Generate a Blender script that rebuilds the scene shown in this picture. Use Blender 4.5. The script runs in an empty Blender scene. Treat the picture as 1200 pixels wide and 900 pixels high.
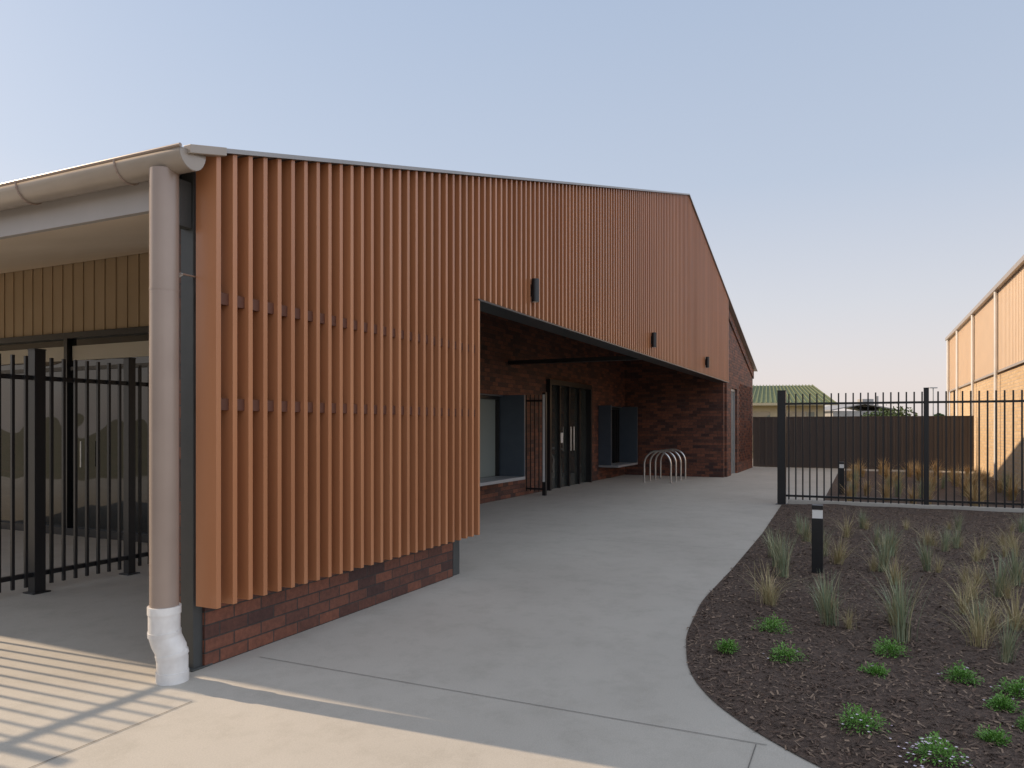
import bpy, math, random
import numpy as np
from mathutils import Vector, Matrix
random.seed(4); rng=np.random.default_rng(4)
scene=bpy.context.scene
# ------------------------------------------------------------ frames
# site frame: x = along the gable facade (s), y = into the building (-n), z up
ANG=math.atan2(0.905,0.426)
SITE=Matrix.Translation((-1.914,4.63,0))@Matrix.Rotation(ANG,4,'Z')
def S2W(s,n): 
    v=SITE@Vector((s,-n,0)); return v.x,v.y
# ------------------------------------------------------------ materials
def newmat(name):
    m=bpy.data.materials.new(name); m.use_nodes=True
    nt=m.node_tree; b=nt.nodes['Principled BSDF']; return m,nt,b
def mk(name,c1,c2=None,rough=.6,metal=0,scale=5,bump=0,bscale=60,stretch=(1,1,1),detail=6,spec=.5,island=0):
    m,nt,b=newmat(name); N=nt.nodes; L=nt.links
    b.inputs['Roughness'].default_value=rough; b.inputs['Metallic'].default_value=metal
    b.inputs['Specular IOR Level'].default_value=spec
    tc=N.new('ShaderNodeTexCoord'); mp=N.new('ShaderNodeMapping'); mp.inputs['Scale'].default_value=stretch
    L.new(tc.outputs['Object'],mp.inputs[0])
    if c2 is None: c2=tuple(x*.8 for x in c1)
    n=N.new('ShaderNodeTexNoise'); n.inputs['Scale'].default_value=scale; n.inputs['Detail'].default_value=detail
    L.new(mp.outputs[0],n.inputs['Vector'])
    r=N.new('ShaderNodeValToRGB'); r.color_ramp.elements[0].position=.3; r.color_ramp.elements[1].position=.7
    r.color_ramp.elements[0].color=(*c1,1); r.color_ramp.elements[1].color=(*c2,1)
    L.new(n.outputs['Fac'],r.inputs[0]); out=r.outputs[0]
    if island:
        g=N.new('ShaderNodeNewGeometry'); mr=N.new('ShaderNodeMapRange'); mr.inputs['To Min'].default_value=1-island; mr.inputs['To Max'].default_value=1+island
        L.new(g.outputs['Random Per Island'],mr.inputs['Value']); s_=N.new('ShaderNodeVectorMath'); s_.operation='SCALE'
        L.new(out,s_.inputs[0]); L.new(mr.outputs[0],s_.inputs['Scale']); out=s_.outputs[0]
    L.new(out,b.inputs['Base Color'])
    if bump:
        n2=N.new('ShaderNodeTexNoise'); n2.inputs['Scale'].default_value=bscale; n2.inputs['Detail'].default_value=5
        L.new(mp.outputs[0],n2.inputs['Vector'])
        bp=N.new('ShaderNodeBump'); bp.inputs['Strength'].default_value=bump; bp.inputs['Distance'].default_value=.02
        L.new(n2.outputs['Fac'],bp.inputs['Height']); L.new(bp.outputs[0],b.inputs['Normal'])
    return m
def brickmat(name,c1,c2,mortar,dark=.5,msize=.0055):
    m,nt,b=newmat(name); N=nt.nodes; L=nt.links
    tc=N.new('ShaderNodeTexCoord'); sp=N.new('ShaderNodeSeparateXYZ'); L.new(tc.outputs['Object'],sp.inputs[0])
    ad=N.new('ShaderNodeMath'); ad.operation='ADD'; L.new(sp.outputs[0],ad.inputs[0]); L.new(sp.outputs[1],ad.inputs[1])
    cb=N.new('ShaderNodeCombineXYZ'); L.new(ad.outputs[0],cb.inputs[0]); L.new(sp.outputs[2],cb.inputs[1])
    t=N.new('ShaderNodeTexBrick'); t.inputs['Scale'].default_value=1
    t.inputs['Brick Width'].default_value=.24; t.inputs['Row Height'].default_value=.086
    t.inputs['Mortar Size'].default_value=msize; t.inputs['Mortar Smooth'].default_value=.3; t.inputs['Bias'].default_value=-.1
    L.new(cb.outputs[0],t.inputs['Vector'])
    t.inputs['Color1'].default_value=(*c1,1); t.inputs['Color2'].default_value=(*c2,1); t.inputs['Mortar'].default_value=(*mortar,1)
    no=N.new('ShaderNodeTexNoise'); no.inputs['Scale'].default_value=22; no.inputs['Detail'].default_value=8; no.inputs['Roughness'].default_value=.7
    L.new(tc.outputs['Object'],no.inputs['Vector'])
    mx=N.new('ShaderNodeMix'); mx.data_type='RGBA'; mx.blend_type='MULTIPLY'; mx.inputs[0].default_value=.8
    r=N.new('ShaderNodeValToRGB'); r.color_ramp.elements[0].position=.33; r.color_ramp.elements[0].color=(dark,dark,dark*1.1,1)
    r.color_ramp.elements[1].position=.68; r.color_ramp.elements[1].color=(1.25,1.2,1.15,1)
    L.new(no.outputs['Fac'],r.inputs[0]); L.new(t.outputs['Color'],mx.inputs[6]); L.new(r.outputs[0],mx.inputs[7])
    L.new(mx.outputs[2],b.inputs['Base Color']); b.inputs['Roughness'].default_value=.7
    bp=N.new('ShaderNodeBump'); bp.inputs['Strength'].default_value=.9; bp.inputs['Distance'].default_value=.012; bp.invert=True
    ma=N.new('ShaderNodeMath'); ma.operation='MULTIPLY_ADD'; ma.inputs[1].default_value=-.35
    L.new(no.outputs['Fac'],ma.inputs[0]); L.new(t.outputs['Fac'],ma.inputs[2])
    L.new(ma.outputs[0],bp.inputs['Height']); L.new(bp.outputs[0],b.inputs['Normal'])
    return m
M={}
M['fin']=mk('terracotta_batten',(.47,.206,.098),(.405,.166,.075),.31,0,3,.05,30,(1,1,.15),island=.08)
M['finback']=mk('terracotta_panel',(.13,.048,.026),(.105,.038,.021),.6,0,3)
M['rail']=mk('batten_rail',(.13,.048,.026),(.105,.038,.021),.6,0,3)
M['brick']=brickmat('dark_red_brick',(.20,.072,.040),(.036,.019,.019),(.055,.044,.038))
M['ybrick']=brickmat('yellow_brick',(.62,.45,.26),(.52,.36,.19),(.5,.42,.33),.85,.008)
M['black']=mk('black_powdercoat',(.010,.010,.011),(.013,.013,.014),.38,0,20)
M['darkpost']=mk('grey_steel',(.062,.064,.062),(.052,.054,.052),.45,.0,8)
M['taupe']=mk('taupe_steel',(.33,.255,.21),(.295,.225,.185),.30,.1,4)
M['taupe2']=mk('taupe_gutter',(.36,.305,.255),(.32,.27,.225),.32,.1,4)
M['fascia']=mk('fascia_paint',(.42,.385,.365),(.38,.35,.33),.5,0,4)
M['soffit']=mk('soffit_sheet',(.80,.68,.54),(.76,.64,.50),.6,0,2)
M['roof']=mk('roof_sheet',(.33,.31,.30),(.28,.27,.26),.4,.2,3)
M['pvc']=mk('white_pvc',(.80,.78,.75),(.60,.57,.54),.35,0,9)
M['clad']=mk('beige_cladding',(.36,.265,.165),(.33,.24,.145),.55,0,2,)
M['clad2']=mk('cream_cladding',(.72,.56,.41),(.68,.53,.39),.55,0,2)
M['blue']=mk('blue_grey_steel',(.055,.072,.092),(.047,.062,.082),.4,0,6)
M['sill']=mk('sill_metal',(.34,.35,.36),(.30,.31,.32),.4,.2,6)
M['steel']=mk('stainless_steel',(.62,.60,.57),(.55,.53,.5),.3,.9,20)
M['fencebrown']=mk('brown_sheet',(.062,.050,.044),(.055,.044,.039),.55,0,2)
M['green']=mk('green_roof',(.15,.175,.085),(.12,.145,.07),.6,0,3)
M['white']=mk('white_paint',(.75,.74,.72),(.65,.64,.62),.5,0,3)
M['grey']=mk('grey_wall',(.38,.36,.34),(.32,.31,.30),.5,0,3)
M['cream']=mk('cream_render',(.55,.46,.30),(.5,.42,.27),.6,0,3)
M['joint']=mk('joint_dark',(.13,.12,.11),(.18,.17,.15),.9,0,30)  # dark colour of the thin concrete joint lines
M['lamp']=mk('opal_diffuser',(.85,.83,.78),(.8,.78,.74),.4)
M['dirt']=mk('dry_ground',(.20,.16,.10),(.12,.13,.06),.95,0,.6,.4,20)
M['signwhite']=mk('sign_face',(.7,.7,.68),(.6,.6,.6),.5,0,9)
M['carpaint']=mk('car_paint',(.55,.56,.58),(.5,.51,.53),.2,.3,2)
M['cardark']=mk('car_paint_dark',(.03,.05,.09),(.03,.045,.08),.2,.2,2)
M['rubber']=mk('tyre_rubber',(.02,.02,.02),(.03,.03,.03),.8)
M['blind']=mk('roller_blind',(.46,.43,.36),(.42,.39,.33),.8,0,2)
def glass(name,c,wav,ior,sc=1.3):
    m,nt,b=newmat(name); b.inputs['Base Color'].default_value=(*c,1); b.inputs['Roughness'].default_value=.02
    b.inputs['IOR'].default_value=ior
    N=nt.nodes;L=nt.links
    tc=N.new('ShaderNodeTexCoord'); n=N.new('ShaderNodeTexNoise'); n.inputs['Scale'].default_value=sc; n.inputs['Detail'].default_value=1
    L.new(tc.outputs['Object'],n.inputs['Vector']); bp=N.new('ShaderNodeBump'); bp.inputs['Strength'].default_value=wav; bp.inputs['Distance'].default_value=.05
    L.new(n.outputs['Fac'],bp.inputs['Height']); L.new(bp.outputs[0],b.inputs['Normal']); return m
M['glass']=glass('tinted_glass',(.010,.012,.012),.4,1.55,1.1)
M['glassD']=glass('door_glass',(.03,.035,.033),.1,1.8)
M['glassW']=glass('window_glass',(.22,.24,.215),.1,1.9)
def concrete():
    m,nt,b=newmat('broomed_concrete'); N=nt.nodes;L=nt.links
    tc=N.new('ShaderNodeTexCoord')
    def noise(sc,d=6,r=.6):
        n=N.new('ShaderNodeTexNoise'); n.inputs['Scale'].default_value=sc; n.inputs['Detail'].default_value=d; n.inputs['Roughness'].default_value=r
        L.new(tc.outputs['Object'],n.inputs['Vector']); return n
    a=noise(.6,6,.6); r=N.new('ShaderNodeValToRGB'); r.color_ramp.elements[0].position=.28; r.color_ramp.elements[1].position=.72
    r.color_ramp.elements[0].color=(.415,.382,.332,1); r.color_ramp.elements[1].color=(.490,.454,.397,1); L.new(a.outputs['Fac'],r.inputs[0])
    f=noise(140,4,.7); r2=N.new('ShaderNodeValToRGB'); r2.color_ramp.elements[0].position=.3; r2.color_ramp.elements[1].position=.65
    r2.color_ramp.elements[0].color=(.84,.84,.84,1); r2.color_ramp.elements[1].color=(1.05,1.05,1.05,1); L.new(f.outputs['Fac'],r2.inputs[0])
    s=noise(3,9,.78); r3=N.new('ShaderNodeValToRGB'); r3.color_ramp.elements[0].position=.28; r3.color_ramp.elements[1].position=.52
    r3.color_ramp.elements[0].color=(.84,.835,.82,1); r3.color_ramp.elements[1].color=(1,1,1,1); L.new(s.outputs['Fac'],r3.inputs[0])
    def mul(x,y):
        k=N.new('ShaderNodeMix'); k.data_type='RGBA'; k.blend_type='MULTIPLY'; k.inputs[0].default_value=1
        L.new(x,k.inputs[6]); L.new(y,k.inputs[7]); return k.outputs[2]
    o=mul(mul(r.outputs[0],r2.outputs[0]),r3.outputs[0]); L.new(o,b.inputs['Base Color']); b.inputs['Roughness'].default_value=.72
    bp=N.new('ShaderNodeBump'); bp.inputs['Strength'].default_value=.3; bp.inputs['Distance'].default_value=.005
    L.new(f.outputs['Fac'],bp.inputs['Height']); L.new(bp.outputs[0],b.inputs['Normal']); return m
M['conc']=concrete()
def varmat(name,cols,rough=.85,trans=0):
    m,nt,b=newmat(name); N=nt.nodes;L=nt.links
    g=N.new('ShaderNodeNewGeometry'); r=N.new('ShaderNodeValToRGB'); cr=r.color_ramp
    while len(cr.elements)<len(cols): cr.elements.new(.5)
    for i,c in enumerate(cols): cr.elements[i].position=i/(len(cols)-1); cr.elements[i].color=(*c,1)
    L.new(g.outputs['Random Per Island'],r.inputs[0]); L.new(r.outputs[0],b.inputs['Base Color']); b.inputs['Roughness'].default_value=rough
    return m
M['chips']=varmat('bark_chips',[(.050,.033,.024),(.13,.082,.058),(.085,.053,.039),(.28,.195,.135),(.072,.047,.036)])
M['mulch']=mk('bark_mulch',(.055,.036,.027),(.13,.087,.064),.95,0,40,1,90)
M['blueg']=varmat('blue_green_blades',[(.19,.24,.13),(.28,.32,.20),(.22,.27,.16),(.42,.36,.20),(.26,.30,.20)],.6)
M['straw']=varmat('straw_blades',[(.46,.36,.18),(.34,.30,.15),(.54,.42,.24),(.26,.27,.12)],.7)
M['gold']=varmat('gold_blades',[(.58,.38,.16),(.44,.29,.12),(.62,.46,.24),(.32,.24,.10)],.7)
M['leaf']=varmat('shrub_leaves',[(.08,.21,.03),(.14,.31,.045),(.11,.25,.035),(.19,.38,.07)],.6)
M['leafd']=varmat('hedge_leaves',[(.03,.06,.02),(.06,.11,.03),(.045,.085,.025)],.7)
M['flower']=varmat('flower_petals',[(.75,.55,.7),(.8,.75,.8),(.7,.6,.72)],.6)
# ------------------------------------------------------------ mesh helpers
class MB:
    def __init__(s): s.v=[]; s.f=[]
    def slab(s,x0,x1,y0,y1,b0,b1,t0,t1):
        i=len(s.v)
        s.v+=[(x0,y0,b0),(x1,y0,b1),(x1,y1,b1),(x0,y1,b0),(x0,y0,t0),(x1,y0,t1),(x1,y1,t1),(x0,y1,t0)]
        s.f+=[(i,i+3,i+2,i+1),(i+4,i+5,i+6,i+7),(i,i+1,i+5,i+4),(i+1,i+2,i+6,i+5),(i+2,i+3,i+7,i+6),(i+3,i,i+4,i+7)]; return s
    def box(s,x0,x1,y0,y1,z0,z1): return s.slab(x0,x1,y0,y1,z0,z0,z1,z1)
    def tube(s,path,r,n=20,cap=True):
        path=[Vector(p) for p in path]; i0=len(s.v)
        rs=r if isinstance(r,(list,tuple)) else [r]*len(path)
        ref=None
        for k,p in enumerate(path):
            t=(path[min(k+1,len(path)-1)]-path[max(k-1,0)]).normalized()
            if ref is None:
                ref=Vector((1,0,0)) if abs(t.x)<.9 else Vector((0,1,0))
            a=(ref-t*ref.dot(t)).normalized(); b=t.cross(a); ref=a
            for j in range(n):
                th=2*math.pi*j/n; q=p+(a*math.cos(th)+b*math.sin(th))*rs[k]; s.v.append(tuple(q))
        for k in range(len(path)-1):
            for j in range(n):
                a=i0+k*n+j; b=i0+k*n+(j+1)%n; s.f.append((a,b,b+n,a+n))
        if cap:
            s.f.append(tuple(i0+j for j in range(n))[::-1]); s.f.append(tuple(i0+(len(path)-1)*n+j for j in range(n)))
        return s
    def make(s,name,mat,parent=None,mw=None,bevel=0,smooth=False):
        me=bpy.data.meshes.new(name); me.from_pydata(s.v,[],s.f); me.update(); me.materials.append(M[mat])
        o=bpy.data.objects.new(name,me); scene.collection.objects.link(o)
        if parent: o.parent=parent
        elif mw is not None: o.matrix_world=mw
        if bevel:
            m=o.modifiers.new('b','BEVEL'); m.width=bevel; m.segments=2; m.limit_method='ANGLE'
        if smooth:
            for p in me.polygons: p.use_smooth=True
            try: me.set_sharp_from_angle(angle=math.radians(40))
            except Exception: pass
        return o
def empty(name,mw=SITE):
    e=bpy.data.objects.new(name,None); scene.collection.objects.link(e); e.matrix_world=mw; return e
SR=.263; AP=13.4
def R(x): return 3.18+SR*x if x<=AP else 3.18+SR*AP-SR*(x-AP)
XE=25.4; SE=19.0; RW=19.15
# ------------------------------------------------------------ GROUND
g=MB(); g.v=[(-400,-400,-.03),(400,-400,-.03),(400,900,-.03),(-400,900,-.03)]; g.f=[(0,1,2,3)]; g.make('ground','dirt')
p=MB(); p.v=[(-14,-7.3,0),(33,-7.3,0),(33,18,0),(-14,18,0)]; p.f=[(0,1,2,3)]; p.make('pavement','conc',mw=SITE)
j=MB()
def strip(x0,x1,y0,y1): 
    i=len(j.v); j.v.extend([(x0,y0,.004),(x1,y0,.004),(x1,y1,.004),(x0,y1,.004)]); j.f.append((i,i+1,i+2,i+3))
strip(.2975,.3025,-3.3,-.16)
strip(-6,-.45,-.403,-.397)
strip(11.7,11.707,-2.3,2.9); strip(6.0,6.005,-2.42,0); strip(17.6,17.606,-3,0)
strip(-2,.29,-3.255,-3.25)
j.make('pavement_joints','joint',mw=SITE)
# ------------------------------------------------------------ GARDEN BED
curve=[(-1.2,7.0),(-.7,5.0),(-.3,4.2),(.15,3.52),(.50,3.16),(.78,2.94),(1.23,2.73),(1.98,2.56),(3.08,2.46),(4.8,2.47),(7.58,2.44),(11.78,2.31)]
cs=np.array([c[0] for c in curve]); cn=np.array([c[1] for c in curve])
def nl(s):
    return float(np.mean([np.interp(s+d,cs,cn) for d in (-.24,-.12,-.06,0,.06,.12,.24)])) if s<11.5 else float(np.interp(s,cs,cn))
ph=rng.uniform(0,6.28,12); fr=rng.uniform(1.5,7,(12,2))
def hz(s,n):
    z=0
    for i in range(12): z+=math.sin(s*fr[i,0]+n*fr[i,1]+ph[i])/12
    e=max(0,min(1,(n-nl(s))/.5))
    return .006+e*(.035+.035*z)
b=MB(); NR,NC=260,90
for i in range(NR):
    s=-1.19+(11.78+1.19)*i/(NR-1); a=nl(s)
    for k in range(NC):
        t=(k/(NC-1))**1.3; n=a+(7.16-a)*t; b.v.append((s,-n,hz(s,n)))
for i in range(NR-1):
    for k in range(NC-1):
        q=i*NC+k; b.f.append((q,q+1,q+NC+1,q+NC))
b.make('garden_bed','mulch',mw=SITE,smooth=True)
c=MB(); cnt=0
while cnt<52000:
    s=-1.0+12.6*rng.random()**1.9; n=2.3+4.6*rng.random()
    if n<nl(s)+.010*rng.standard_normal()+.010: continue
    l=rng.uniform(.005,.020); w=rng.uniform(.002,.0055)
    if rng.random()<.06: l*=1.9; w*=.6
    th=rng.uniform(0,6.28); z=hz(s,max(n,nl(s)))+rng.uniform(.001,.012)
    dx,dy=math.cos(th),math.sin(th); tz=rng.uniform(-.5,.5)*l; tw=rng.uniform(-.6,.6)*w; i=len(c.v)
    for a,bb in ((-1,-1),(1,-1),(1,1),(-1,1)):
        c.v.append((s+dx*l*a-dy*w*bb,-n+dy*l*a+dx*w*bb,z+tz*a+tw*bb))
    c.f.append((i,i+1,i+2,i+3)); cnt+=1
c.make('bark_chips','chips',mw=SITE)
b=MB(); b.v=[(12.05,-3.0,.006),(24.4,-3.0,.006),(24.4,-7.16,.006),(12.05,-7.16,.006)]; b.f=[(0,1,2,3)]; b.make('garden_bed','mulch',mw=SITE)
# ------------------------------------------------------------ PLANTS
def tuft(hh,spread,nb,w,mat,name):
    m=MB()
    for _ in range(nb):
        th=rng.uniform(0,6.28); r0=abs(rng.normal(0,.035)); L=hh*rng.uniform(.45,1.15); out=spread*abs(rng.normal(.5,.4)); dr=rng.uniform(0,.35)
        bx,by=r0*math.cos(th),r0*math.sin(th); th2=th+rng.normal(0,.5); dx,dy=math.cos(th2),math.sin(th2)
        px,py=-dy,dx; i=len(m.v); K=5
        for k in range(K+1):
            t=k/K; ww=w*(1-t**2)*.5+.0004
            x=bx+dx*out*L*(t**1.7); y=by+dy*out*L*(t**1.7); z=L*(t-dr*t**3*min(1.6,out*1.6))
            m.v+= [(x-px*ww,y-py*ww,z),(x+px*ww,y+py*ww,z)]
        for k in range(K): m.f.append((i+2*k,i+2*k+1,i+2*k+3,i+2*k+2))
    me=bpy.data.meshes.new(name); me.from_pydata(m.v,[],m.f); me.materials.append(M[mat]); return me
TB=[tuft(.43,.55,100,.0055,'blueg','tuft_mesh') for _ in range(5)]
TS=[tuft(.33,1.15,95,.0032,'straw','tuft_mesh') for _ in range(5)]
TG=[tuft(.42,.8,130,.009,'gold','tuft_mesh') for _ in range(3)]
def place(me,name,x,y,z,sc):
    o=bpy.data.objects.new(name,me); scene.collection.objects.link(o); o.location=(x,y,z); o.rotation_euler=(rng.normal(0,.07),rng.normal(0,.07),rng.uniform(0,6.28)); k=rng.uniform(.8,1.1); o.scale=(sc*k,sc*k,sc); return o
tufts=[(2.65,7.26,0,1.1),(2.75,7.75,0,.95),(2.95,8.4,0,.8),(3.90,10.05,0,.7),(3.75,9.5,0,.8),(2.12,6.16,1,1.05),(2.34,5.49,0,.9),(2.5,5.95,0,.65),(3.47,7.92,1,1.0),(3.5,8.4,0,.85),(4.46,9.9,1,.85),(4.29,8.43,0,.85),(4.45,9.1,0,.75),(3.53,6.88,1,.9),(3.75,7.5,0,.85),(2.66,5.06,0,1.08),(2.82,5.5,0,.8),(4.18,7.47,0,.85),(5.12,9.2,1,.85),(5.0,8.6,0,.7),(3.53,5.81,1,.95),(5.38,9.0,0,.75),(3.10,4.93,1,1.0),(3.04,4.58,0,.75),(3.3,5.25,0,.75),(4.17,6.37,0,.85),(4.66,6.88,0,.85),(5.16,8.17,1,.9),(3.62,5.33,1,1.0),(6.05,9.0,1,.85),(5.04,10.7,0,.65),(5.56,10.5,1,.65),(6.3,10.5,0,.65),(7.0,10.2,0,.65),(5.2,5.5,0,.9),(5.8,7,1,.9),(6.8,8.5,0,.8),(4.3,4.2,1,.9),(4.2,6.9,1,.75),(5.7,8.4,1,.75),(3.9,6.3,1,.7)]
for x,y,k,sc in tufts:
    me=(TS if k else TB)[rng.integers(5)]
    place(me,'grass_tuft',x,y,.03,sc*rng.uniform(.92,1.08))
    if rng.random()<.7: place(TS[rng.integers(5)],'grass_tuft',x+rng.normal(0,.07),y+rng.normal(0,.08),.03,sc*rng.uniform(.6,.9))
for s in np.arange(12.8,23,.9):
    for n in np.arange(3.6,6.9,.75):
        x,y=S2W(s+rng.normal(0,.2),n+rng.normal(0,.15)); place(TG[rng.integers(3)] if rng.random()<.8 else TB[0],'grass_tuft',x,y,.005,rng.uniform(.7,1.3))
def shrub(x,y,r,fl):
    m=MB(); f=MB()
    for _ in range(900):
        th=rng.uniform(0,6.28); ph_=math.acos(rng.uniform(0,1)); rr=r*rng.uniform(.35,1.0)*(1+.22*math.sin(3*th+x*9)+.12*math.sin(7*th))
        P=Vector((rr*math.sin(ph_)*math.cos(th),rr*math.sin(ph_)*math.sin(th),rr*math.cos(ph_)*.85+.005))
        d=(P.normalized()+Vector(rng.normal(0,.5,3))).normalized(); a=d.cross(Vector((0,0,1))+Vector(rng.normal(0,.2,3))).normalized()
        l=rng.uniform(.012,.02); w=.004; i=len(m.v)
        m.v+=[tuple(P),tuple(P+d*l*.5+a*w),tuple(P+d*l),tuple(P+d*l*.5-a*w)]; m.f.append((i,i+1,i+2,i+3))
    for _ in range(fl):
        th=rng.uniform(0,6.28); rr=r*rng.uniform(.3,1.5); P=Vector((rr*math.cos(th),rr*math.sin(th),max(.012,r*.85*(1-(rr/r/1.3)**2)))); 
        for q in range(5):
            t=q*1.257; i=len(f.v); u=Vector((math.cos(t),math.sin(t),.3))*.008; v=Vector((-math.sin(t),math.cos(t),0))*.003
            f.v+=[tuple(P),tuple(P+u*.6+v),tuple(P+u),tuple(P+u*.6-v)]; f.f.append((i,i+1,i+2,i+3))
    e=empty('flowering_shrub',Matrix.Translation((x,y,.03))); m.make('foliage','leaf',e)
    if fl: f.make('flowers','flower',e)
for x,y,r,fl in [(1.87,5.33,.12,0),(1.41,4.87,.07,0),(1.72,4.67,.11,6),(2.43,4.79,.105,0),(2.13,4.36,.08,2),(2.60,4.30,.095,6),(2.55,3.87,.07,3),(2.76,4.06,.09,4),(1.69,3.61,.11,9),(1.87,3.27,.11,50),(2.23,3.44,.07,4),(2.52,3.6,.07,4),(3.3,4.0,.1,6),(2.7,3.0,.1,20)]: shrub(x,y,r,fl)
# ------------------------------------------------------------ SCHOOL BUILDING
B=empty('school_building')
m=MB(); x=-.08; PIT=.130; FW=.036; FD=.185
while x<SE:
    zb=.40 if x<3.32 else 2.80
    m.slab(x,x+FW,-FD,-.012,zb,zb,R(x)-.01,R(x+FW)-.01); x+=PIT
m.make('timber_look_battens','fin',B,bevel=.0025)
m=MB()
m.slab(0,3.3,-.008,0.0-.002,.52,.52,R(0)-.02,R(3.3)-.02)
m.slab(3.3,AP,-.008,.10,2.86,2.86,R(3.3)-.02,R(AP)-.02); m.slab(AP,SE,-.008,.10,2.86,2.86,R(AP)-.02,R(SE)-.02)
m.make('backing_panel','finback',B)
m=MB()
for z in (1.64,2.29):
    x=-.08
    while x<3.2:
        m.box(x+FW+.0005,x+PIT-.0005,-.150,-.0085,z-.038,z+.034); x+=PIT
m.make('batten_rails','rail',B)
m=MB(); m.box(3.3,SE,-FD-.003,.12,2.782,2.80); m.make('screen_bottom_flashing','black',B)
W=MB()
W.slab(0,3.1,0,.23,0,0,R(0)-.3,R(3.1)-.3)
def wy(x0,x1,z0,z1=None,y0=3.0,y1=3.25):
    if z1 is None:
        if x0<AP<x1: wy(x0,AP,z0,None,y0,y1); wy(AP,x1,z0,None,y0,y1); return
        W.slab(x0,x1,y0,y1,z0,z0,R(x0)-.3,R(x1)-.3)
    else: W.box(x0,x1,y0,y1,z0,z1)
wy(3.3,7.6,0); 
wy(7.6,10.25,0,.5); wy(7.6,10.25,2.14)
wy(10.25,12.75,0); wy(12.75,15.75,2.62); wy(15.75,16.6,0)
wy(16.6,18.55,0,.42); wy(16.6,18.55,2.1); wy(18.55,RW,0)
W.slab(RW,RW+.25,.0,3.25,0,0,R(RW)-.3,R(RW+.25)-.3)
wy(RW+.25,20.2,0,None,-.06,.19); wy(20.2,21.4,2.7,None,-.06,.19); wy(21.4,25.2,0,None,-.06,.19)
W.slab(24.95,25.2,.19,14,0,0,R(24.95)-.3,R(25.2)-.3)
W.slab(3.3,3.52,3.25,4.35,0,0,3.72,3.78)
W.make('brick_walls','brick',B)
m=MB()
m.slab(SE+.02,25.25,-.10,-.0605,R(SE+.02)-.32,R(25.25)-.32,R(SE+.02)-.02,R(25.25)-.02); m.make('far_verge_brick_band','brick',B)
m=MB()
for r_ in range(30):
    for k in range(10):
        x=21.9+k*.3+(r_%2)*.15; z=.35+r_*.086
        if z<R(x)-.6: m.box(x,x+.11,-.085,-.0605,z,z+.07)
m.make('projecting_bricks','brick',B)
m=MB(); m.box(20.2,21.4,.05,.07,0,2.7); m.make('side_door_glass','glassW',B)
m=MB(); 
for a,b_ in ((20.2,20.27),(20.77,20.83),(21.33,21.4)): m.box(a,b_,0,.05,0,2.7)
m.box(20.27,20.77,0,.05,2.62,2.7);m.box(20.83,21.33,0,.05,2.62,2.7)
m.make('side_door_frame','sill',B)
m=MB(); m.box(-.07,.035,.02,.13,0,R(0)-.02); m.box(-.10,.06,-.005,.155,0,.012)
m.box(3.13,3.26,.01,.14,0,R(3.2)-.3); m.make('steel_columns','darkpost',B,bevel=.004)
m=MB(); m.box(-.16,-.075,.03,.10,2.72,3.0); m.make('gutter_outlet_bracket','darkpost',B)
m=MB(); m.tube([(-.07,.0,2.42),(-.17,.0,2.42)],.006,8); m.tube([(-.17,.0,2.42),(-.19,.03,2.40)],.012,8); m.make('conduit_hook','steel',B)
m=MB()
for x0,x1 in ((-.28,AP),(AP,XE)):
    m.slab(x0,x1,-.20,14.3,R(x0)+.0,R(x1)+.0,R(x0)+.012,R(x1)+.012)
m.make('roof_sheets','roof',B)
m=MB()
for k in range(0,71):
    y=.0+k*.2
    m.slab(-.28,AP,y,y+.03,R(-.28)+.012,R(AP)+.012,R(-.28)+.035,R(AP)+.035); m.slab(AP,XE,y,y+.03,R(AP)+.012,R(XE)+.012,R(AP)+.035,R(XE)+.035)
m.make('roof_ribs','roof',B)
m=MB()
m.slab(-.20,AP,-.212,-.2005,R(-.2)-.010,R(AP)-.010,R(-.2)+.018,R(AP)+.018)
m.slab(AP,XE,-.212,-.2005,R(AP)-.010,R(XE)-.010,R(AP)+.018,R(XE)+.018)
m.make('barge_flashing','roof',B)
m=MB()
def ceil(x0,x1,y0,y1): m.slab(x0,x1,y0,y1,R(x0)-.30,R(x1)-.30,R(x0)-.27,R(x1)-.27)
ceil(-.12,3.3,.24,14.2); ceil(3.3,AP,.24,3.0); ceil(AP,RW,.24,3.0)
m.make('soffit_lining','soffit',B)
m=MB()
m.box(-.16,-.12,.14,14.2,2.84,R(-.14)-.005); m.make('eave_fascia','fascia',B)
m=MB()
m.slab(3.3,AP,14,14.2,0,0,R(3.3)-.3,R(AP)-.3); m.slab(AP,25.2,14,14.2,0,0,R(AP)-.3,R(25.2)-.3); m.make('rear_wall','brick',B)
m=MB(); gx,gz,gr=-.26,3.10,.095; K=14
for yy in (-.19,14.2):
    for k in range(K+1):
        t=math.pi+math.pi*k/K; m.v.append((gx+gr*math.cos(t),yy,gz+gr*math.sin(t)*1.15))
for k in range(K): m.f.append((k,k+1,K+1+k+1,K+1+k))
m.f.append(tuple(range(K+1)))
o=m.make('eave_gutter','taupe2',B,smooth=True); so=o.modifiers.new('s','SOLIDIFY'); so.thickness=.004
m=MB(); m.tube([(gx-gr,-.2,gz+.004),(gx-gr,14.2,gz+.004)],.011,10)
for yy in np.arange(.35,14,.95):
    pts=[(gx+(gr+.006)*math.cos(math.pi+math.pi*k/10),yy,gz+(gr+.006)*1.15*math.sin(math.pi+math.pi*k/10)) for k in range(11)]
    for a_,b2 in zip(pts[:-1],pts[1:]): m.tube([a_,b2],.008,6,cap=False)
m.make('gutter_bead_and_straps','taupe',B,smooth=True)
m=MB(); m.slab(-.30,-.03,-.219,-.16,R(-.3)-.03,R(-.03)-.03,R(-.3)+.022,R(-.03)+.022); m.make('barge_end_cap','taupe2',B,bevel=.004)
m=MB(); dx,dy=-.28,.02
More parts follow.
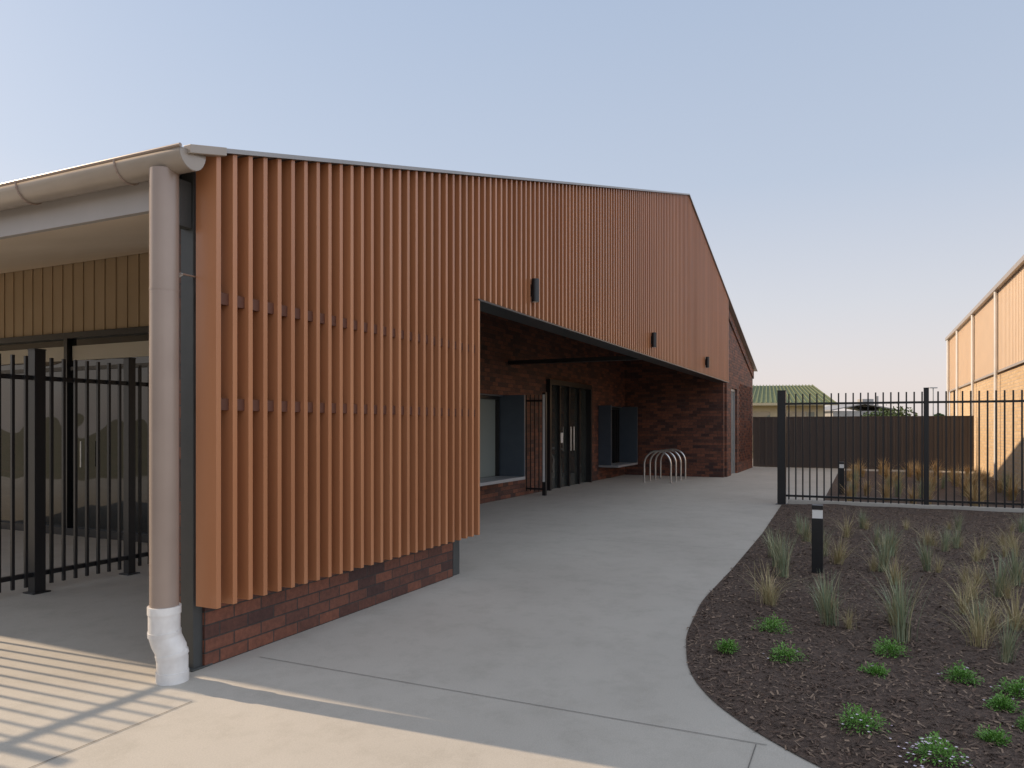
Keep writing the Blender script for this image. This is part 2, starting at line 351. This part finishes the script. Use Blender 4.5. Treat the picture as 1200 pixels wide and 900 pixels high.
m.tube([(dx,dy,.42),(dx,dy,3.01)],.081,36); m.tube([(dx,dy,2.30),(dx,dy,2.312)],.0825,36)
m.make('downpipe','taupe',B,smooth=True)
m=MB(); pts=[(dx,dy,.43),(dx,dy,.33),(dx,dy,.28),(dx+.008,dy-.012,.235),(dx+.02,dy-.03,.19),(dx+.025,dy-.038,.13),(dx+.025,dy-.038,.0)]
m.tube(pts,[.088,.088,.0885,.089,.089,.088,.086],36); m.tube([(dx,dy,.40),(dx,dy,.445)],.093,36); m.tube([(dx,dy,.30),(dx+.002,dy,.27)],.0925,36)
m.tube([(dx+.022,dy-.034,.17),(dx+.025,dy-.038,.145)],.092,36); m.tube([(dx+.025,dy-.038,.06),(dx+.025,dy-.038,.0)],.091,36)
m.make('pvc_stormwater_elbow','pvc',B,smooth=True)
# left glazed wall
m=MB(); ztr=2.72
m.box(3.34,3.40,4.35,14,ztr+.08,3.78); m.make('upper_cladding','clad',B)
m=MB()
for yy in np.arange(4.4,14,.22): m.box(3.328,3.34,yy,yy+.025,ztr+.08,3.775)
m.make('cladding_ribs','clad',B)
m=MB(); m.box(3.38,3.39,4.35,14,.05,ztr); m.make('glazing','glass',B)
m=MB(); m.box(3.30,3.42,4.35,14,ztr,ztr+.08); m.box(3.30,3.378,4.35,14,.0,.10); m.box(3.34,3.379,4.35,14,2.28,2.33)
for yy in (4.35,6.25,8.3,10.5,12.7): m.box(3.31,3.378,yy,yy+.07,.10,ztr)
m.make('glazing_frames','black',B)
m=MB()
for yy0,yy1 in ((4.42,6.25),(6.32,8.3),(8.37,10.5),(10.57,12.7)): m.box(3.368,3.3795,yy0+.03,yy1-.03,2.42,2.62)
m.make('highlight_blinds','blind',B)
m=MB()
for yy in (5.9,6.5): m.tube([(3.27,yy,.95),(3.27,yy,1.3)],.012,10)
m.make('door_handles','steel',B)
def win(x0,x1,z0,z1,tag,both):
    f=MB(); f.box(x0,x0+.05,2.97,3.1,z0,z1); f.box(x1-.05,x1,2.97,3.1,z0,z1); f.box(x0+.05,x1-.05,2.97,3.1,z1-.06,z1); 
    f.make(tag+'_frame','black',B)
    g_=MB(); g_.box(x0+.05,x1-.05,3.05,3.06,z0,z1-.06); g_.make(tag+'_glass','glassW' if 'serv' in tag else 'glassD',B)
    s_=MB(); s_.box(x0-.02,x1+.05,2.42,3.1,z0-.06,z0); s_.make(tag+'_sill','sill',B,bevel=.005)
    q=MB(); q.box(x1-.01,x1+.05,2.42,2.995,z0-.0+.002,z1+.03)
    if both: q.box(x0-.05,x0+.01,2.62,2.995,z0+.002,z1+.03)
    q.box(x0+.011,x1-.011,2.9,2.965,z1,z1+.03)
    q.make(tag+'_shutters','blue',B,bevel=.006)
win(7.6,10.22,.5,2.11,'servery_window',True); win(16.6,18.5,.42,2.07,'office_window',True)
m=MB()
m.box(8.9,8.94,3.0,3.049,.5,2.05)
for xx in np.arange(16.85,18.4,.16): m.box(xx,xx+.03,2.985,3.03,.42,2.0)
m.make('window_mullions','black',B)
m=MB(); m.box(7.7,8.88,3.035,3.0495,.6,1.95); m.make('servery_roller_blind','blind',B)
m=MB(); m.box(12.75,12.85,2.9,3.1,0,2.62); m.box(15.65,15.75,2.9,3.1,0,2.62); m.box(12.85,15.65,2.9,3.1,2.5,2.62)
for xx in (13.55,14.2,14.95): m.box(xx,xx+.06,2.97,3.1,0,2.5)
m.make('entry_door_frame','black',B)
m=MB(); m.box(12.85,15.65,3.04,3.05,0,2.5); m.make('entry_door_glass','glassD',B)
m=MB(); m.box(13.72,13.9,3.02,3.035,1.1,1.35); m.make('door_notice','signwhite',B)
m=MB(); m.tube([(14.12,2.9,.9),(14.12,2.9,1.5)],.015,10); m.tube([(14.34,2.9,.9),(14.34,2.9,1.5)],.015,10); m.make('entry_handles','steel',B)
m=MB(); m.box(10.65,10.80,.11,2.99,2.80,2.88); m.make('ceiling_beam','black',B)
for s in (4.64,10.15,15.4):
    e=empty('wall_light',SITE@Matrix.Translation((s,-FD,3.1)))
    m=MB(); m.tube([(0,-.05,-.135),(0,-.05,.135)],.045,24); m.box(-.03,.03,-.012,-.0,-.07,.07); m.make('housing','black',e,smooth=True)
    m=MB(); m.tube([(0,-.05,-.1365),(0,-.05,-.1352)],.036,20); m.make('lens','lamp',e)
# ------------------------------------------------------------ FENCES
def fence(name,axis,p0,p1,const,posts,pitch,h=2.13,lead=0):
    e=empty(name); m=MB()
    def bx(a0,a1,c0,c1,z0,z1):
        if axis=='x': m.box(a0,a1,c0,c1,z0,z1)
        else: m.box(c0,c1,a0,a1,z0,z1)
    for q,wd in posts:
        bx(q-wd,q+wd,const-wd,const+wd,0,h+.06); bx(q-wd-.004,q+wd+.004,const-wd-.004,const+wd+.004,h+.06,h+.072); bx(q-wd-.03,q+wd+.03,const-wd-.03,const+wd+.03,.0,.012)
    m.make('posts','black',e,bevel=.003); m=MB()
    bx(p0,p1,const-.02,const+.02,h-.21,h-.17); bx(p0,p1,const-.02,const+.02,.15,.19); m.make('rails','black',e); m=MB()
    a=p0+pitch*.5
    while a<p1:
        if all(abs(a-q)>wd+.02 for q,wd in posts): bx(a-.0125,a+.0125,const-.0455,const-.0205,.07,h)
        a+=pitch
    m.make('pickets','black',e); return e
fence('metal_picket_fence','x',-7,3.28,3.05,[(-4.0,.035),(-1.4,.035),(.88,.05),(1.82,.04),(3.2,.035)],.115)
fence('metal_picket_fence','y',-7.12,-2.25,-0+11.88,[(-2.3,.075),(-4.75,.04),(-7.0,.04)],.125)
m=MB(); m.box(11.80,11.96,-7.16,-2.42,0,.10); m.make('concrete_plinth','conc',mw=SITE,bevel=.01)
e=empty('security_gate'); m=MB(); m.box(11.56,11.64,2.52,2.60,0,2.25); m.box(11.58,11.62,2.6,3.0,2.05,2.09); m.box(11.58,11.62,2.6,3.0,.12,.16)
for yy in np.arange(2.68,3.0,.1): m.box(11.59,11.61,yy,yy+.02,.08,2.2)
m.make('frame_and_bars','black',e)
m=MB(); m.box(11.553,11.559,2.535,2.585,.3,2.2); m.make('reflective_strip','signwhite',e)
for s in (16.3,16.9,17.5,18.1):
    e=empty('bike_rack',SITE@Matrix.Translation((s,1.25,0))); m=MB(); w=.36; hh=.85
    pts=[(0,-w,0),(0,-w,hh-w)]+[(0,-w*math.cos(t),hh-w+w*math.sin(t)) for t in np.linspace(.15,math.pi-.15,16)]+[(0,w,hh-w),(0,w,0)]
    m.tube(pts,.025,14); m.make('hoop','steel',e,smooth=True)
    m=MB(); m.tube([(0,-w,0.001),(0,-w,.012)],.06,20); m.tube([(0,w,0.001),(0,w,.012)],.06,20); m.make('base_plates','steel',e)
for (x,y,h) in ((3.05,7.42,.72),(None,None,.72)):
    if x is None: mw=SITE@Matrix.Translation((14.6,-3.3,0))
    else: mw=Matrix.Translation((x,y,0))@Matrix.Rotation(ANG,4,'Z')
    e=empty('bollard_light',mw); a=.052
    m=MB(); m.box(-a,a,-a,a,0,h-.13); m.box(-a,a,-a,a,h-.045,h); m.box(-a-.02,a+.02,-a-.02,a+.02,0,.035); m.make('body','black',e,bevel=.004)
    m=MB(); m.box(-a+.006,a-.006,-a+.006,a-.006,h-.131,h-.044); m.make('diffuser','lamp',e)
e=empty('brown_sheet_fence'); m=MB(); m.box(25.75,25.78,-7.1,-.0,0,1.83); m.box(25.73,25.80,-7.1,-.0,1.83,1.87)
for yy in np.arange(-7,-.05,.25): m.box(25.725,25.75,yy,yy+.06,.02,1.83)
m.make('sheets','fencebrown',e)
# ------------------------------------------------------------ RIGHT HALL
H=empty('brick_hall'); m=MB(); y0=-7.2; y1=-22; HT=5.30
m.box(14,34.3,y1,y0,0,3.05); m.make('brick_walls','ybrick',H)
m=MB(); m.box(13.95,34.35,y1,y0+.05,3.05,HT); m.make('upper_cladding','clad2',H)
m=MB()
for xx in np.arange(14,34.3,.2): m.box(xx,xx+.03,y0+.05,y0+.062,3.08,HT)
m.make('cladding_ribs','clad2',H)
m=MB(); m.box(13.9,34.4,y0+.051,y0+.07,3.01,3.07); m.box(13.8,34.45,y0+.05,y0+.17,HT-.01,HT+.11); m.make('gutter','taupe2',H)
m=MB()
for xx in (16.5,21.2,26,30.5,34): m.tube([(xx,y0+.11,0),(xx,y0+.11,HT-.02)],.045,12)
m.make('downpipes','white',H)
m=MB(); m.v=[(13.7,y0+.08,HT+.11),(34.5,y0+.08,HT+.11),(34.5,y1-.3,HT+.11),(13.7,y1-.3,HT+.11),(13.7,-14.5,6.8),(34.5,-14.5,6.8)]; m.f=[(0,1,5,4),(4,5,2,3),(0,4,3),(1,2,5)]; m.make('roof','roof',H)
# ------------------------------------------------------------ GREEN ROOF HOUSE
G=empty('green_roof_house',Matrix.Translation((16.6,46,0))@Matrix.Rotation(-.15,4,'Z'))
m=MB(); m.box(-3.0,2.6,0,8,0,2.9); m.make('walls','cream',G)
m=MB(); m.v=[(-3.6,-.6,2.95),(3.2,-.6,2.95),(3.2,8.6,2.95),(-3.6,8.6,2.95),(-2.3,2,4.15),(2.4,2,4.15),(2.4,6,4.15),(-2.3,6,4.15)]; m.f=[(0,1,5,4),(1,2,6,5),(2,3,7,6),(3,0,4,7),(4,5,6,7),(0,3,2,1)]
m.make('roof','green',G)
m=MB()
for k in range(24):
    t=k/23; x0=-3.5+6.6*t
    m.tube([(x0,-.62,2.98),(-2.25+4.6*t,1.99,4.19)],.03,6)
m.make('roof_ribs','green',G)
m=MB(); m.box(-3.65,3.25,-.7,-.6,2.8,2.96); m.make('gutter','cream',G)
m=MB(); m.box(-2.4,-.6,-.05,0,1.0,2.4); m.box(.2,2.0,-.05,0,1.0,2.4); m.make('windows','glassW',G)
m=MB(); m.tube([(-1.5,3,4.1),(-1.5,3,4.9)],.03,8); m.box(-1.65,-1.35,2.98,3.02,4.8,4.86); m.make('antenna','sill',G)
Dd=empty('distant_workshop',Matrix.Translation((30,66,0))); m=MB(); m.box(-1.5,4.0,0,6,0,2.9); m.make('walls','grey',Dd)
m=MB(); m.slab(-1.8,1.2,-.3,6.3,2.9,3.5,3.0,3.6); m.slab(1.2,4.3,-.3,6.3,3.5,2.9,3.6,3.0); m.make('roof','roof',Dd)
m=MB(); m.box(-.6,1.2,-.05,0,0,2.3); m.make('roller_door','sill',Dd)
m=MB(); m.box(1.6,2.6,1,2,3.3,4.0); m.tube([(3.4,2,2.9),(3.4,2,4.3)],.12,10); m.make('rooftop_plant','grey',Dd)
e=empty('light_pole',Matrix.Translation((34,60,0))); m=MB(); m.tube([(0,0,0),(0,0,4.6)],[.06,.04],10); m.box(-.3,.3,-.1,.1,4.6,4.68); m.make('mast_and_head','sill',e)
def leafmass(name,c,dim,nn,sz,mat,k=None):
    m=MB()
    cl=[(rng.uniform(-1,1)*dim[0],rng.uniform(-1,1)*dim[1],rng.uniform(.3,1)*dim[2],rng.uniform(.5,1)) for _ in range(max(6,nn//120))]
    for _ in range(nn):
        q=cl[rng.integers(len(cl))]; d=Vector(rng.normal(0,1,3)).normalized()*q[3]*dim[2]*.3*rng.uniform(.6,1)
        P=Vector((q[0],q[1],q[2]*.85))+d; 
        if P.z<0.02: P.z=.05
        a=Vector(rng.normal(0,1,3)).normalized()*sz; b_=a.cross(Vector(rng.normal(0,1,3))).normalized()*sz*.6; i=len(m.v)
        m.v+=[tuple(P-a),tuple(P+b_),tuple(P+a),tuple(P-b_)]; m.f.append((i,i+1,i+2,i+3))
    return m.make(name,mat,mw=Matrix.Translation(c))
leafmass('hedge',(16.6,33,0),(.8,.6,2.25),8000,.06,'leafd')
leafmass('distant_trees',(30,120,0),(70,6,3.4),12000,.45,'leafd')
leafmass('distant_trees',(-25,-45,0),(45,5,7),10000,.5,'leafd')
leafmass('hedge',SITE@Vector((-17,6,0)),(3,9,3.4),14000,.12,'leafd')
Hs=empty('neighbour_house',SITE@Matrix.Translation((-28,6,0))); m=MB(); m.box(-8,0,-9,9,0,3); m.make('walls','brick',Hs)
m=MB(); m.v=[(-8.6,-9.6,3),(.6,-9.6,3),(.6,9.6,3),(-8.6,9.6,3),(-4,-6,5.2),(-4,6,5.2)]; m.f=[(0,1,4),(1,2,5,4),(2,3,5),(3,0,4,5),(0,3,2,1)]; m.make('roof','roof',Hs)
m=MB()
for yy in (-7,-3.5,1,5): m.box(0,.04,yy,yy+2,.9,2.2)
m.make('windows','glassW',Hs)
def car(s,yy,mat,rot=0):
    e=empty('parked_car',SITE@Matrix.Translation((s,yy,0))@Matrix.Rotation(rot,4,'Z'))
    prof=[(-2.2,.35),(-2.25,.7),(-2.1,.92),(-1.5,.98),(-.9,1.42),(.5,1.46),(1.25,1.02),(2.0,.9),(2.25,.68),(2.22,.35)]
    m=MB(); K=len(prof)
    for w_ in (-.85,.85):
        for px,pz in prof:
            m.v.append((px,w_*(1 if pz<1.1 else .8),pz))
    for k in range(K-1): m.f.append((k,k+1,K+k+1,K+k))
    m.f.append((K-1,0,K,2*K-1)); m.f.append(tuple(range(K))[::-1]); m.f.append(tuple(range(K,2*K)))
    m.make('body',mat,e,bevel=.06,smooth=True)
    m=MB()
    for sd_ in (-1,1):
        i=len(m.v); m.v+=[(-1.25,sd_*.86,1.03),(-.85,sd_*.745,1.36),(.45,sd_*.745,1.39),(1.0,sd_*.86,1.06)]; m.f.append((i,i+1,i+2,i+3))
    m.make('side_windows','glassD',e)
    m=MB()
    for wx in (-1.4,1.4):
        for wy_ in (-.78,.78): m.tube([(wx,wy_-.11,.33),(wx,wy_+.11,.33)],.33,20)
    m.make('wheels','rubber',e,smooth=True)
car(-9.5,2.5,'carpaint',1.45); car(-9.8,7.5,'cardark',1.6); car(-10,12.5,'white',1.5)
# ------------------------------------------------------------ LIGHT
EL=math.radians(32)
d=SITE.to_3x3()@Vector((-.05,1,0)); d.normalize()
tos=Vector((d.x*math.cos(EL),d.y*math.cos(EL),math.sin(EL)))
sd=bpy.data.lights.new('sun','SUN'); sd.energy=5.0; sd.angle=math.radians(.6); sd.color=(1,.78,.55)
so=bpy.data.objects.new('sun',sd); scene.collection.objects.link(so); so.rotation_euler=tos.to_track_quat('Z','Y').to_euler()
w=bpy.data.worlds.new('World'); scene.world=w; w.use_nodes=True; nt=w.node_tree; bg=nt.nodes['Background']; N=nt.nodes; L=nt.links
sky=N.new('ShaderNodeTexSky'); sky.sky_type='NISHITA'; sky.sun_disc=False; sky.sun_elevation=EL; sky.sun_rotation=math.atan2(d.x,d.y)
sky.dust_density=2; sky.air_density=1.0; sky.ozone_density=1.5
tc=N.new('ShaderNodeTexCoord'); sp=N.new('ShaderNodeSeparateXYZ'); L.new(tc.outputs['Generated'],sp.inputs[0])
r=N.new('ShaderNodeValToRGB'); cr=r.color_ramp
stops=[(0.0,(.56,.50,.485)),(.05,(.56,.50,.49)),(.15,(.480,.475,.500)),(.30,(.365,.408,.485)),(.50,(.305,.364,.466)),(1.0,(.46,.48,.51))]
while len(cr.elements)<len(stops): cr.elements.new(.5)
for e_,(p_,c_) in zip(cr.elements,stops): e_.position=p_; e_.color=(*c_,1)
L.new(sp.outputs[2],r.inputs[0])
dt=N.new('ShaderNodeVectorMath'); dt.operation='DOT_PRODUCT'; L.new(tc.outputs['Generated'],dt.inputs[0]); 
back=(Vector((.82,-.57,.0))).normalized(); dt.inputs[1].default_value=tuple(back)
mr=N.new('ShaderNodeMapRange'); mr.inputs['From Min'].default_value=.0; mr.inputs['From Max'].default_value=.9; mr.inputs['To Min'].default_value=12.8; mr.inputs['To Max'].default_value=27  # unseen sky facing the facade brightened, added to light the batten fronts
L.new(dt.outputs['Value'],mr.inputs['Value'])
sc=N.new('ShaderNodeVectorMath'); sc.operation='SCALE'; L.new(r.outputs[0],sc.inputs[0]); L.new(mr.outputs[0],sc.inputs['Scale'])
s2=N.new('ShaderNodeVectorMath'); s2.operation='SCALE'; L.new(sky.outputs[0],s2.inputs[0]); s2.inputs['Scale'].default_value=.28
ad=N.new('ShaderNodeVectorMath'); ad.operation='ADD'; L.new(sc.outputs[0],ad.inputs[0]); L.new(s2.outputs[0],ad.inputs[1])
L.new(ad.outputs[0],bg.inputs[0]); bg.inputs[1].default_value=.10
# ------------------------------------------------------------ CAMERA
cd=bpy.data.cameras.new('camera'); cam=bpy.data.objects.new('camera',cd); scene.collection.objects.link(cam)
cam.location=(0,0,1.5); cam.rotation_euler=(math.pi/2,0,0); cd.sensor_width=36; cd.lens=26.13; cd.shift_y=.0417; cd.clip_end=2000
scene.camera=cam
scene.view_settings.view_transform='Standard'; scene.view_settings.look='None'; scene.view_settings.exposure=0
